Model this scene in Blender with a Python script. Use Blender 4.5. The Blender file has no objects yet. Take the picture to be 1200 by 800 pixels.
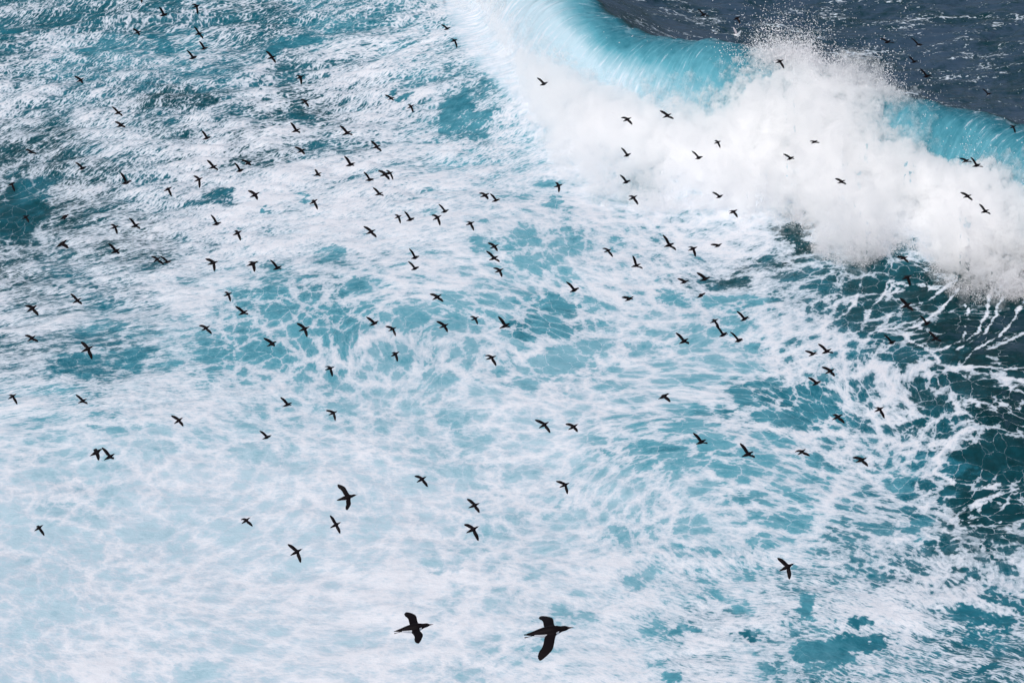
import bpy, bmesh, math, random
import numpy as np
from mathutils import Vector, noise as mnoise

# ------------------------------------------------------------------ camera
sc = bpy.context.scene
CAM_H = 128.0
PITCH = math.radians(27.0)
HFOV = math.radians(20.0)
FPX = 600.0 / math.tan(HFOV / 2)          # focal length in photo pixels (1200 wide)
cam_data = bpy.data.cameras.new("camera")
cam = bpy.data.objects.new("camera", cam_data)
sc.collection.objects.link(cam)
sc.camera = cam
cam.location = (0, 0, CAM_H)
cam.rotation_euler = (math.radians(90) - PITCH, 0, 0)
cam_data.sensor_width = 36
cam_data.lens = 18.0 / math.tan(HFOV / 2)
cam_data.clip_start = 1.0
cam_data.clip_end = 60000.0

# ------------------------------------------------------------------ sky, sun, exposure
world = bpy.data.worlds.new("World")
sc.world = world
world.use_nodes = True
wn = world.node_tree.nodes
wl = world.node_tree.links
wn.clear()
sky = wn.new("ShaderNodeTexSky")
sky.sky_type = 'NISHITA'
sky.sun_disc = False
sky.sun_elevation = math.radians(52)
sky.sun_rotation = math.radians(-140)
sky.air_density = 1.0
sky.dust_density = 4.0
sky.ozone_density = 1.0
hsv = wn.new("ShaderNodeHueSaturation")    # an overcast sky: most of the blue is gone
hsv.inputs['Saturation'].default_value = 0.75
bg = wn.new("ShaderNodeBackground")
bg.inputs['Strength'].default_value = 0.122
wo = wn.new("ShaderNodeOutputWorld")
wl.new(sky.outputs[0], hsv.inputs['Color'])
wl.new(hsv.outputs[0], bg.inputs['Color'])
wl.new(bg.outputs[0], wo.inputs[0])

sun_d = bpy.data.lights.new("sun", 'SUN')
sun_d.energy = 1.15
sun_d.angle = math.radians(14)
sun_d.color = (1.0, 0.985, 0.97)
sun = bpy.data.objects.new("sun", sun_d)
sc.collection.objects.link(sun)
_el, _az = math.radians(52), math.radians(-140)
sdir = Vector((math.sin(_az) * math.cos(_el), math.cos(_az) * math.cos(_el), math.sin(_el)))
sun.rotation_euler = sdir.to_track_quat('Z', 'Y').to_euler()

sc.view_settings.view_transform = 'Standard'
sc.view_settings.look = 'None'
sc.view_settings.exposure = 0.0
sc.view_settings.gamma = 1.0
sc.view_settings.use_curve_mapping = False
sc.cycles.max_bounces = 6
sc.cycles.transparent_max_bounces = 12
sc.cycles.use_denoising = True
sc.cycles.denoising_prefilter = 'ACCURATE'

rng = np.random.default_rng(7)
random.seed(7)

# ------------------------------------------------------------------ helpers
SP, CP = math.sin(PITCH), math.cos(PITCH)

def at(u, v, z=0.0):
    """photo pixel -> world point at height z (arrays allowed)"""
    u = np.asarray(u, float); v = np.asarray(v, float)
    a = (u - 600) / FPX; b = -(v - 400) / FPX
    dx = a; dy = CP + b * SP; dz = -SP + b * CP
    k = (z - CAM_H) / dz
    return np.stack([dx * k, dy * k, np.zeros_like(dx) + z], -1)

def pix(x, y, z=0.0):
    """world point -> photo pixel"""
    zz = z - CAM_H
    depth = y * CP - zz * SP
    up = y * SP + zz * CP
    depth = np.where(depth < 5, 5, depth)
    return 600 + FPX * x / depth, 400 - FPX * up / depth

def tag(o, label=None, cat=None, group=None, kind=None):
    if label: o["label"] = label
    if cat: o["category"] = cat
    if group: o["group"] = group
    if kind: o["kind"] = kind
    return o

def mesh_obj(name, verts, faces, mats=(), smooth=True, attrs=None):
    me = bpy.data.meshes.new(name)
    verts = np.asarray(verts, np.float32)
    faces = np.asarray(faces, np.int32)
    k = faces.shape[1]
    me.vertices.add(len(verts)); me.vertices.foreach_set("co", verts.ravel())
    me.loops.add(faces.size); me.loops.foreach_set("vertex_index", faces.ravel())
    me.polygons.add(len(faces))
    me.polygons.foreach_set("loop_start", np.arange(0, faces.size, k, dtype=np.int32))
    me.polygons.foreach_set("use_smooth", np.full(len(faces), smooth))
    me.update(calc_edges=True)
    for an, av in (attrs or {}).items():
        av = np.asarray(av, np.float32)
        if av.ndim == 1:
            a = me.attributes.new(an, 'FLOAT', 'POINT'); a.data.foreach_set("value", av)
        else:
            a = me.attributes.new(an, 'FLOAT_VECTOR', 'POINT'); a.data.foreach_set("vector", av.ravel())
    for m in mats: me.materials.append(m)
    o = bpy.data.objects.new(name, me)
    sc.collection.objects.link(o)
    return o

def grid_faces(nr, nc):
    i = np.arange(nr - 1)[:, None] * nc + np.arange(nc - 1)[None, :]
    return np.stack([i, i + 1, i + nc + 1, i + nc], -1).reshape(-1, 4)

def smooth01(x, a, b):
    t = np.clip((x - a) / (b - a), 0, 1)
    return t * t * (3 - 2 * t)

# periodic tiles of filtered noise, sampled anywhere
NT = 1024
_kx = np.fft.fftfreq(NT)[:, None] * NT
_ky = np.fft.fftfreq(NT)[None, :] * NT
_kk = np.hypot(_kx, _ky); _kk[0, 0] = 1

def tile_fbm(beta, kmin, kmax, seed):
    r = np.random.default_rng(seed)
    s = np.fft.fft2(r.standard_normal((NT, NT)))
    f = _kk ** (-beta) * np.exp(-(_kk / kmax) ** 2) * (1 - np.exp(-(_kk / kmin) ** 2))
    f[0, 0] = 0
    h = np.real(np.fft.ifft2(s * f))
    return h / h.std()

def tile_get(tile, x, y, L):
    fx = (x / L) % 1.0 * NT; fy = (y / L) % 1.0 * NT
    i = np.floor(fx).astype(int); j = np.floor(fy).astype(int)
    a = fx - i; b = fy - j
    i %= NT; j %= NT; i1 = (i + 1) % NT; j1 = (j + 1) % NT
    return (tile[i, j] * (1 - a) * (1 - b) + tile[i1, j] * a * (1 - b)
            + tile[i, j1] * (1 - a) * b + tile[i1, j1] * a * b)

# ------------------------------------------------------------------ shader helpers
class S:
    """a socket with arithmetic"""
    nt = None
    def __init__(self, s): self.s = s
    @staticmethod
    def m(op, a, b=None, c=None, clamp=False):
        n = S.nt.nodes.new("ShaderNodeMath"); n.operation = op; n.use_clamp = clamp
        for k, v in enumerate((a, b, c)):
            if v is None: continue
            if isinstance(v, S): S.nt.links.new(v.s, n.inputs[k])
            else: n.inputs[k].default_value = v
        return S(n.outputs[0])
    def __add__(self, o): return S.m('ADD', self, o)
    __radd__ = __add__
    def __sub__(self, o): return S.m('SUBTRACT', self, o)
    def __rsub__(self, o): return S.m('SUBTRACT', o, self)
    def __mul__(self, o): return S.m('MULTIPLY', self, o)
    __rmul__ = __mul__
    def __truediv__(self, o): return S.m('DIVIDE', self, o)
    def max(self, o): return S.m('MAXIMUM', self, o)
    def min(self, o): return S.m('MINIMUM', self, o)
    def pow(self, o): return S.m('POWER', self, o)
    def clamp(self): return S.m('ADD', self, 0.0, clamp=True)

def ss(x, a, b):
    n = S.nt.nodes.new("ShaderNodeMapRange"); n.interpolation_type = 'SMOOTHSTEP'
    for k, v in ((0, x), (1, a), (2, b)):
        if isinstance(v, S): S.nt.links.new(v.s, n.inputs[k])
        else: n.inputs[k].default_value = v
    n.inputs[3].default_value = 0; n.inputs[4].default_value = 1
    return S(n.outputs[0])

def mixf(f, a, b):
    return a + (b - a) * f if isinstance(a, S) or isinstance(b, S) else (f * (b - a) + a)

def attr(name, vec=False):
    n = S.nt.nodes.new("ShaderNodeAttribute"); n.attribute_name = name
    return n.outputs['Vector'] if vec else S(n.outputs['Fac'])

def vec_scale(v, sx, sy, sz=1.0, off=(0, 0, 0)):
    n = S.nt.nodes.new("ShaderNodeMapping")
    n.inputs['Scale'].default_value = (sx, sy, sz)
    n.inputs['Location'].default_value = off
    S.nt.links.new(v, n.inputs['Vector'])
    return n.outputs[0]

def noise_tex(v, scale, detail=2, rough=0.5, dist=0.0, dims='2D', color=False):
    n = S.nt.nodes.new("ShaderNodeTexNoise"); n.noise_dimensions = dims
    n.inputs['Scale'].default_value = scale; n.inputs['Detail'].default_value = detail
    n.inputs['Roughness'].default_value = rough; n.inputs['Distortion'].default_value = dist
    S.nt.links.new(v, n.inputs['Vector'])
    return n.outputs['Color'] if color else S(n.outputs['Fac'])

def voro(v, scale, feature='DISTANCE_TO_EDGE', rnd=1.0, dims='2D'):
    n = S.nt.nodes.new("ShaderNodeTexVoronoi"); n.voronoi_dimensions = dims; n.feature = feature
    n.inputs['Scale'].default_value = scale; n.inputs['Randomness'].default_value = rnd
    S.nt.links.new(v, n.inputs['Vector'])
    return S(n.outputs['Distance'])

def warp(v, scale, amp, detail=2, off=(0, 0, 0)):
    """v + (noise colour - 0.5) * amp"""
    c = noise_tex(vec_scale(v, 1, 1, 1, off), scale, detail, 0.5, color=True)
    a = S.nt.nodes.new("ShaderNodeVectorMath"); a.operation = 'SUBTRACT'
    S.nt.links.new(c, a.inputs[0]); a.inputs[1].default_value = (0.5, 0.5, 0.5)
    b = S.nt.nodes.new("ShaderNodeVectorMath"); b.operation = 'SCALE'
    S.nt.links.new(a.outputs[0], b.inputs[0]); b.inputs['Scale'].default_value = amp
    d = S.nt.nodes.new("ShaderNodeVectorMath"); d.operation = 'ADD'
    S.nt.links.new(v, d.inputs[0]); S.nt.links.new(b.outputs[0], d.inputs[1])
    return d.outputs[0]

def ramp(f, stops):
    n = S.nt.nodes.new("ShaderNodeValToRGB")
    e = n.color_ramp.elements
    while len(e) < len(stops): e.new(0.5)
    for k, (p, c) in enumerate(stops):
        e[k].position = p; e[k].color = (*c, 1)
    S.nt.links.new(f.s, n.inputs[0])
    return n.outputs[0]

def mixc(f, a, b, blend='MIX'):
    n = S.nt.nodes.new("ShaderNodeMix"); n.data_type = 'RGBA'; n.blend_type = blend
    if isinstance(f, S): S.nt.links.new(f.s, n.inputs[0])
    else: n.inputs[0].default_value = f
    for k, v in ((6, a), (7, b)):
        if isinstance(v, tuple): n.inputs[k].default_value = (*v, 1)
        else: S.nt.links.new(v, n.inputs[k])
    return n.outputs[2]

def new_mat(name):
    m = bpy.data.materials.new(name); m.use_nodes = True
    S.nt = m.node_tree
    b = m.node_tree.nodes["Principled BSDF"]
    return m, b
# ------------------------------------------------------------------ foam and water charts
# How much foam lies on the water and how clear, deep, milky or shaded the water is, charted over
# the bay in coarse squares (50 photo pixels) laid out on the water plane. The right wave face has its shade painted into the tone.
FOAM = """
4 5 4 4 5 4 4 5 4 6 7 8 9 4 3 2 3 2 2 3 2 2 2 2
5 5 4 4 5 5 5 6 7 7 7 7 8 7 4 3 3 4 2 2 2 2 2 2
6 6 6 5 6 6 7 6 7 7 6 6 8 9 9 9 9 8 3 2 2 3 2 2
5 5 6 6 7 7 7 7 7 7 7 7 8 9 9 9 9 9 9 9 5 3 3 3
2 4 5 6 7 8 8 8 8 8 8 8 7 8 7 8 9 9 9 9 9 9 9 9
2 4 5 6 7 8 7 8 8 8 8 7 6 7 7 7 8 8 4 8 8 8 8 8
6 6 6 7 7 7 6 6 6 7 7 6 5 7 8 7 6 5 4 2 0 0 0 0
7 7 5 6 7 5 4 3 4 5 5 4 4 6 7 6 5 7 7 4 1 0 0 0
6 4 4 6 7 4 3 4 5 5 5 5 5 3 6 4 4 5 7 6 2 1 0 0
8 7 7 7 8 7 6 6 6 6 6 6 6 6 5 5 6 4 4 5 7 3 2 1
7 7 7 7 8 7 7 7 7 6 6 6 7 6 5 4 4 4 5 7 3 3 2 1
7 8 6 6 7 7 8 8 7 7 7 7 7 6 5 5 5 6 5 5 4 3 1 1
7 5 5 6 6 5 6 7 8 8 7 6 6 6 5 6 5 6 5 5 5 5 4 3
6 6 8 8 8 8 8 8 8 9 9 8 7 7 8 7 6 7 6 7 7 7 6 6
6 6 8 8 8 8 8 8 9 9 8 8 7 7 7 7 8 7 8 8 8 8 6 5
7 8 9 8 7 7 8 9 9 8 7 7 8 8 8 7 8 7 5 6 7 7 6 5
"""
TONE = """
3 3 3 3 3 3 3 4 4 4 4 6 7 6 3 1 1 0 0 0 0 0 0 0
3 4 4 4 4 4 3 3 3 4 4 5 4 8 6 4 3 1 0 0 0 0 0 0
3 3 3 3 3 3 2 2 3 3 4 4 7 8 8 8 6 3 1 0 0 0 0 0
2 2 3 3 2 2 2 3 3 4 5 5 5 7 6 5 8 8 8 6 3 3 3 3
2 2 2 3 3 4 4 4 4 4 5 5 5 5 5 4 6 6 6 6 6 6 5 5
2 2 2 2 3 4 4 4 4 5 5 5 5 5 5 4 4 3 1 2 3 3 3 3
2 3 3 3 4 5 4 4 5 5 6 6 6 6 5 5 3 3 3 3 2 2 1 1
3 3 4 4 5 5 5 5 5 6 6 6 5 5 6 6 6 5 4 3 2 1 1 1
3 3 3 4 5 5 5 5 6 6 6 6 5 6 6 6 6 5 4 4 3 2 1 1
5 5 4 6 6 6 6 6 6 7 7 7 7 7 6 6 5 4 4 4 3 2 2 1
6 7 7 7 7 7 7 7 7 7 7 7 7 7 6 5 5 5 5 4 4 3 2 1
8 7 7 8 8 8 8 8 8 8 8 7 7 7 7 6 6 5 5 5 4 3 2 1
8 8 8 8 8 8 8 8 8 8 7 7 7 7 6 6 6 5 5 4 4 3 2 2
8 8 8 8 8 8 8 8 8 8 8 7 7 7 6 6 5 5 4 4 4 3 2 3
8 8 8 8 8 8 8 8 8 8 7 7 6 6 6 5 4 4 4 4 4 4 3 3
8 8 8 8 8 8 8 8 8 8 7 7 6 6 6 5 4 5 4 4 4 4 3 3
"""
CHOP = """
9 9 9 9 9 9 9 9 9 9 8 5 2 2 4 9 9 9 9 9 9 9 9 9
9 9 9 9 9 9 9 9 9 9 8 6 3 2 2 2 4 9 9 9 9 9 9 9
9 9 9 9 9 9 9 9 9 8 6 6 6 5 5 5 5 9 9 9 9 9 9 9
8 8 9 9 9 9 9 9 9 8 8 8 7 5 5 5 5 5 5 5 2 2 2 2
4 7 8 8 8 8 8 8 8 8 7 5 3 3 3 3 3 3 3 3 3 3 3 3
4 7 8 8 8 7 6 6 6 6 5 3 2 3 3 3 3 3 3 3 3 3 3 3
8 8 8 8 7 6 4 3 2 2 2 2 1 2 3 3 3 4 4 2 1 1 0 0
8 8 7 7 6 3 1 1 1 1 1 1 1 2 2 2 1 3 3 2 0 0 0 0
7 4 4 5 5 2 1 1 1 1 1 1 0 0 1 1 1 1 1 1 0 0 0 0
8 8 8 8 7 6 4 3 2 2 2 2 1 1 1 0 0 0 0 0 1 0 0 0
5 5 5 5 5 5 5 5 4 3 3 3 3 2 1 0 0 0 0 1 1 0 0 0
4 4 4 4 5 5 6 6 5 5 4 3 3 2 2 1 1 1 1 1 1 0 0 0
3 2 2 3 4 3 4 6 6 6 5 4 3 2 2 2 2 2 3 3 3 4 4 4
4 4 5 6 7 7 7 7 7 7 6 4 3 3 5 5 5 5 6 7 7 7 6 6
4 4 5 5 6 7 7 7 7 6 5 4 3 4 5 5 6 6 7 8 8 8 8 7
5 5 5 5 4 4 5 6 6 5 4 4 4 4 5 5 6 5 4 7 8 8 8 7
"""
def chart(txt):
    return np.array([[int(c) for c in r.split()] for r in txt.strip().splitlines()], float) / 9.0

def chart_get(g, u, v):
    """smooth bicubic-ish lookup, clamped at the edges"""
    nr, ncol = g.shape
    fx = np.clip((u - 25) / 50.0, 0, ncol - 1.001); fy = np.clip((v - 25) / 50.0, 0, nr - 1.001)
    i = fx.astype(int); j = fy.astype(int)
    a = fx - i; b = fy - j
    a = a * a * (3 - 2 * a); b = b * b * (3 - 2 * b)
    return (g[j, i] * (1 - a) * (1 - b) + g[j, i + 1] * a * (1 - b)
            + g[j + 1, i] * (1 - a) * b + g[j + 1, i + 1] * a * b)

# open pools among the foam: (u, v, half-width, half-height, tilt deg, foam left in it, tone 0-9, with painted shade on the dark wave face)
POOLS = [
 (545,133,34,20,-18,.12,4.2),(535,150,22,12,-10,.2,4.4),(607,84,13,15,0,.1,4.0),(612,100,10,10,0,.3,4.5),
 (118,62,30,12,-8,.2,4.0),(188,54,26,9,-8,.2,4.0),(20,245,42,30,-20,.03,2.2),(40,225,30,16,-25,.15,3.0),
 (10,35,18,8,0,.2,3.5),(90,25,50,10,-5,.2,2.8),(345,48,34,9,-10,.2,3.8),(318,58,18,7,-5,.1,3.6),
 (245,232,22,12,0,.25,3.0),(205,118,44,12,-5,.35,2.2),(350,135,24,9,0,.3,2.6),(470,112,11,5,-20,.1,4.2),
 (250,83,34,10,-12,.35,3.8),(665,425,50,24,-28,.1,6.0),(640,440,34,13,-20,.15,6.2),
 (630,365,34,14,12,.25,4.6),(615,390,24,14,10,.15,4.0),(648,384,20,12,0,.2,4.6),(650,355,20,7,0,.15,5.0),
 (648,238,20,9,0,.2,5.2),(618,282,26,13,0,.2,5.6),(640,302,30,16,-10,.2,5.8),(660,262,14,6,-15,.2,5.4),
 (500,368,90,15,-5,.25,5.8),(560,340,60,9,-14,.2,6.0),(330,325,34,10,0,.35,4.4),(320,352,40,14,0,.25,4.6),
 (370,370,50,16,0,.25,5.0),(290,410,52,20,0,.3,5.0),(360,392,50,12,0,.25,5.2),(385,298,30,9,-10,.4,4.6),
 (115,423,60,12,-6,.25,4.0),(90,440,46,12,-10,.25,3.8),(150,415,34,9,0,.2,4.2),(90,328,34,6,0,.35,3.0),
 (130,385,30,8,-10,.3,4.2),(460,465,44,8,-10,.35,6.6),(525,492,22,6,0,.3,6.4),(430,485,36,6,-5,.35,6.8),
 (60,560,54,12,0,.35,7.6),(60,620,70,16,3,.3,8.0),(190,622,56,14,0,.35,8.0),(40,700,60,26,10,.4,8.0),
 (230,790,28,9,-15,.25,7.8),(150,520,40,8,-8,.4,7.4),(310,540,46,9,0,.4,7.4),(510,550,40,10,12,.35,7.4),
 (765,538,26,11,10,.05,5.8),(735,532,18,8,10,.08,5.6),(800,545,24,14,0,.08,5.9),(840,548,14,14,0,.08,5.8),
 (890,460,30,13,10,.08,4.2),(905,485,28,12,0,.08,4.6),(950,460,30,12,0,.12,3.8),(960,485,34,15,5,.08,4.4),
 (860,415,36,16,5,.25,6.0),(830,430,30,10,0,.25,6.0),(850,520,40,14,10,.15,5.6),(890,555,44,12,0,.2,5.6),
 (930,620,26,16,15,.35,5.2),(820,500,28,9,5,.15,5.6),(865,350,30,10,10,.2,5.4),(800,345,26,10,0,.25,5.2),
 (865,310,16,16,20,.3,2.2),(855,385,30,9,0,.2,5.8),
 (935,285,17,20,35,.02,1.3),(950,272,8,10,30,.1,1.5),
 (968,767,34,16,10,.03,4.4),(1000,754,28,9,6,.03,3.8),(1005,732,17,6,-10,.05,3.8),(940,720,22,10,22,.1,4.6),
 (873,751,18,5,0,.03,3.6),(810,738,11,7,10,.15,4.8),(790,792,24,9,5,.1,5.0),(850,700,24,10,25,.25,5.4),
 (752,681,16,6,0,.2,5.8),(820,640,16,7,10,.2,5.4),(865,641,16,6,8,.15,4.8),
 (1150,725,32,12,20,.1,3.4),(1180,700,30,12,20,.2,3.2),(1140,745,36,9,18,.15,3.6),(1140,790,30,10,-10,.05,3.4),
 (1160,635,16,7,-10,.1,1.8),(1130,675,30,5,-22,.15,2.6),(1095,635,24,6,8,.2,2.6),(1060,620,24,9,0,.25,4.2),
 (1160,540,52,30,-5,.02,1.6),(1170,590,40,14,-8,.03,1.4),(1150,450,30,12,5,.05,1.6),(1090,495,28,8,0,.1,2.6),
 (1110,420,26,10,-15,.1,2.0),(1080,365,22,10,-20,.1,1.4),(1140,365,26,24,-20,.05,1.0),(1190,375,20,26,0,.03,.8),
 (1060,415,30,9,0,.2,2.8),(1100,552,24,8,0,.2,3.4),(1060,545,26,12,0,.2,3.8),(1040,560,24,9,10,.25,4.6),
 (1100,575,26,9,5,.1,2.6),(1085,325,14,14,20,.05,1.2),(1020,320,24,9,-15,.25,2.0),(985,320,18,5,0,.25,2.2),
 (1030,370,24,10,-25,.25,2.4),(705,195,9,4,0,.1,5.0),(690,190,5,4,0,.1,5.0),
 (765,200,14,10,-40,.25,4.0),(750,215,20,9,0,.4,4.4),
 (600,28,6,5,0,.1,4.4),(560,25,6,5,0,.1,4.6),(355,230,12,7,0,.1,5.2),(308,243,9,3,0,.05,5.0),
 (510,660,24,8,0,.5,7.4),(1075,745,8,4,0,.1,3.6),
]
# bright bands of thick foam: polyline of photo pixels, half-width px, strength
BANDS = [
 ([(1200,480),(1140,492),(1100,520),(1080,545),(1060,600),(1040,640)],7,.9),
 ([(1200,565),(1120,575),(1090,600),(1070,640)],6,.9),([(1200,578),(1150,598),(1100,640)],5,.8),
 ([(1200,462),(1130,440),(1080,430),(1050,445),(1000,430)],10,.7),
 ([(960,395),(1010,425),(1050,470),(1060,520),(1010,560),(960,600),(930,640)],20,.55),
 ([(950,390),(1000,345),(1060,340),(1110,325)],7,.8),([(1010,425),(1060,345),(1120,325)],4,.6),
 ([(1080,375),(1070,385),(1095,415),(1105,430)],4,.9),([(1160,350),(1130,395),(1095,410)],3.2,.9),
 ([(1175,355),(1150,385),(1120,410)],2.5,.8),([(1196,352),(1178,385),(1140,412),(1120,440)],2.8,.9),([(1122,335),(1096,352),(1078,372),(1040,385)],3.5,.8),
 ([(1122,345),(1124,375),(1118,400)],1.8,.8),([(1010,330),(1000,352),(985,372),(960,392)],4,.8),([(1045,330),(1024,350),(1010,372)],2.2,.8),
 ([(1200,430),(1170,440),(1120,436)],2.4,.8),([(1140,500),(1110,520),(1100,548),(1120,560)],3,.8),([(1200,395),(1150,415)],3,.6),
 ([(700,395),(695,430),(700,450),(650,460),(600,470)],9,.5),([(875,395),(850,440),(835,470),(830,480)],12,.55),
 ([(870,490),(900,508),(960,510),(1000,500)],9,.6),([(690,480),(740,530),(800,560),(860,570)],10,.5),
 ([(440,400),(480,355),(520,330),(600,320)],13,.5),([(600,430),(560,440),(460,430),(380,425)],14,.45),
 ([(0,655),(60,665),(120,700),(140,740)],8,.5),([(100,620),(130,640),(200,680),(250,720)],9,.5),
 ([(210,600),(250,640),(300,690),(360,720)],16,.4),([(110,790),(200,770),(300,780)],14,.4),
 ([(400,790),(470,780),(540,760),(600,720)],14,.4),([(680,620),(700,670),(690,740),(760,790)],11,.4),
 ([(640,160),(700,230),(780,270),(860,290),(900,330),(960,370)],14,.5),
 ([(300,70),(420,60),(520,20),(590,0)],10,.4),([(0,100),(80,92),(170,80),(240,60)],6,.35),
 ([(300,150),(420,150),(520,170)],9,.35),([(80,225),(160,240),(260,250),(300,300)],10,.35),
 ([(0,480),(100,455),(240,450),(330,455)],14,.4),([(860,640),(960,650),(1060,700),(1140,680),(1200,640)],14,.45),
 ([(1000,640),(1060,670),(1120,660),(1200,610)],7,.5),([(880,680),(960,690),(1060,740),(1120,790)],16,.4),
 ([(1110,640),(1120,600),(1140,575),(1200,560)],4,.5),
]

# ------------------------------------------------------------------ the breaking wave's crest line (pixel, pixel, height)
CREST = [(560,-150,4),(600,-80,7),(635,-30,8.5),(668,0,9),(700,20,9.2),(780,46,9.2),(860,62,9.2),(960,92,9.4),(1060,119,9.3),
         (1200,152,8.8),(1300,195,8),(1420,250,6.5),(1560,320,4),(1700,400,1.5)]
_cp = np.array([at(u, v, z) for u, v, z in CREST])
def catmull(P, n=14):
    out = []
    Q = np.vstack([2 * P[0] - P[1], P, 2 * P[-1] - P[-2]])
    for i in range(1, len(Q) - 2):
        for t in np.linspace(0, 1, n, endpoint=False):
            a, b, c, d = Q[i-1], Q[i], Q[i+1], Q[i+2]
            out.append(.5 * ((2*b) + (c-a)*t + (2*a-5*b+4*c-d)*t*t + (-a+3*b-3*c+d)*t**3))
    out.append(P[-1]); return np.array(out)
CL = catmull(_cp)
_seg = CL[1:, :2] - CL[:-1, :2]
_sl = np.hypot(_seg[:, 0], _seg[:, 1]); _acc = np.concatenate([[0], np.cumsum(_sl)])

def crest_coords(x, y):
    """signed distance in front of the crest, distance along it, crest height there, forward direction"""
    best = np.full(x.shape, 1e9); sd = np.zeros_like(x); tt = np.zeros_like(x); A = np.zeros_like(x)
    nx = np.zeros_like(x); ny = np.zeros_like(x)
    for i in range(len(_seg)):
        ax, ay = CL[i, 0], CL[i, 1]
        ex, ey = _seg[i] / _sl[i]
        dx = x - ax; dy = y - ay
        t = np.clip(dx * ex + dy * ey, 0, _sl[i])
        qx = dx - t * ex; qy = dy - t * ey
        d = np.hypot(qx, qy)
        w = d < best
        best = np.where(w, d, best)
        side = np.sign(ey * dx - ex * dy)          # + = the camera side
        sd = np.where(w, d * side, sd)
        tt = np.where(w, _acc[i] + t, tt)
        A = np.where(w, CL[i, 2] + (CL[i+1, 2] - CL[i, 2]) * t / _sl[i], A)
        nx = np.where(w, ey, nx); ny = np.where(w, -ex, ny)
    return sd, tt, A, nx, ny

# front profile: s -> (forward, height/A)
PS = np.array([-60, -30, -20, -12, -6, -2.5, 0, 1.2, 2.6, 4.0, 5.4, 6.8, 8.2, 10, 13, 18, 26, 40])
PF = np.array([-60, -30, -20, -12, -6, -2.5, 0.2, 1.8, 3.6, 5.0, 5.9, 6.5, 7.2, 8.8, 12.4, 18, 26, 40])
PZ = np.array([0, .04, .16, .42, .76, .95, 1.0, .985, .89, .71, .48, .32, .22, .155, .085, .02, -.035, 0])

def build_axis(lo, hi, step, far):
    core = np.arange(lo, hi, step)
    out = [core]; s = step; x = core[-1]; ext = []
    while x < far:
        s *= 1.25; x += s; ext.append(x)
    s = step; x = core[0]; pre = []
    while x > -far:
        s *= 1.25; x -= s; pre.append(x)
    return np.concatenate([pre[::-1], core, ext])

gx = build_axis(-76, 76, 0.19, 30000)
gy = build_axis(176, 380, 0.26, 30000)
X, Y = np.meshgrid(gx, gy)
X0 = X.copy(); Y0 = Y.copy()
near = (np.abs(X) < 200) & (Y > 60) & (Y < 520)
sd = np.full(X.shape, -99.0); tt = np.zeros_like(X); AA = np.zeros_like(X); NX = np.zeros_like(X); NY = np.zeros_like(X)
r = crest_coords(X[near], Y[near])
for arr, val in zip((sd, tt, AA, NX, NY), r): arr[near] = val
# beyond the ends of the crest line nothing rises
endfade = smooth01(tt, 0, 12) * (1 - smooth01(tt, _acc[-1] - 14, _acc[-1])) * near

T1 = tile_fbm(1.9, 4, 200, 1)     # broad
T2 = tile_fbm(1.4, 10, 400, 2)
T3 = tile_fbm(1.9, 4, 200, 3)
T4 = tile_fbm(1.9, 4, 200, 4)
T5 = tile_fbm(2.2, 2, 9, 5)      # slow bends only
T6 = tile_fbm(2.2, 2, 9, 6)
# wind sea: directional spectrum, 160 m tile
LT = 170.0
def ocean(seed, kp, ang, spread):
    r_ = np.random.default_rng(seed)
    kx = _kx * 2 * np.pi / LT; ky = _ky * 2 * np.pi / LT
    k = np.hypot(kx, ky); k[0, 0] = 1e-6
    th = np.arctan2(ky, kx)
    d = np.abs(np.cos(th - ang)) ** spread
    sp = np.exp(-1.25 * (kp / k) ** 2) / k ** 3.4 * d * np.exp(-(k * 0.16) ** 2)
    sp = np.sqrt(sp); sp[0, 0] = 0
    n = np.fft.fft2(r_.standard_normal((NT, NT))) * sp
    h = np.real(np.fft.ifft2(n)); s_ = h.std()
    dx = np.real(np.fft.ifft2(n * (1j) * kx / k)); dy = np.real(np.fft.ifft2(n * 1j * ky / k))
    return h / s_, dx / s_, dy / s_
O1 = ocean(11, 0.55, math.radians(116), 4)

u_, v_ = pix(X, Y, 0.0)
far_fade = np.exp(-np.maximum(0, np.hypot(X, Y - 270) - 200) / 300)
chop = chart_get(chart(CHOP), u_, v_)
chop = chop * (1 - .5 * (1 - smooth01(u_, 560, 760)) * smooth01(v_, 440, 540))
amp = (0.02 + 0.10 * chop ** 2) * (1 + .5 * (1 - smooth01(v_, 250, 420))) * far_fade
amp = amp * (1 - .75 * smooth01(sd, -3, 0) * (1 - smooth01(sd, 9, 14)) * endfade)
h1 = tile_get(O1[0], X, Y, LT); dx1 = tile_get(O1[1], X, Y, LT); dy1 = tile_get(O1[2], X, Y, LT)
swell = 0.9 * tile_get(T1, X, Y, 260.0) * far_fade * (1 - smooth01(sd, -15, -5) * (1 - smooth01(sd, 10, 20)) * endfade * .8)
mk = endfade
front = np.interp(sd, PS, PF); hz = np.interp(sd, PS, PZ)
# finer smoothing of the profile
hz = (hz + np.interp(sd + .45, PS, PZ) + np.interp(sd - .45, PS, PZ)) / 3
front = (front + np.interp(sd + .45, PS, PF) - .45 + np.interp(sd - .45, PS, PF) + .45) / 3
wob = 1 + 0.05 * tile_get(T3, tt, tt * 0 + 3, 120.0) + .006 * tile_get(T2, tt, sd * .4, 50.0)
ZW = AA * hz * wob * mk
Xn = X + NX * (front - sd) * mk * (np.abs(sd) < 40) + dx1 * amp * -0.8
Yn = Y + NY * (front - sd) * mk * (np.abs(sd) < 40) + dy1 * amp * -0.8
Z = ZW + h1 * amp + swell * .22
# small lumps where foam is thick
Z += 0.014 * tile_get(T2, X, Y, 60.0) * far_fade

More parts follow.
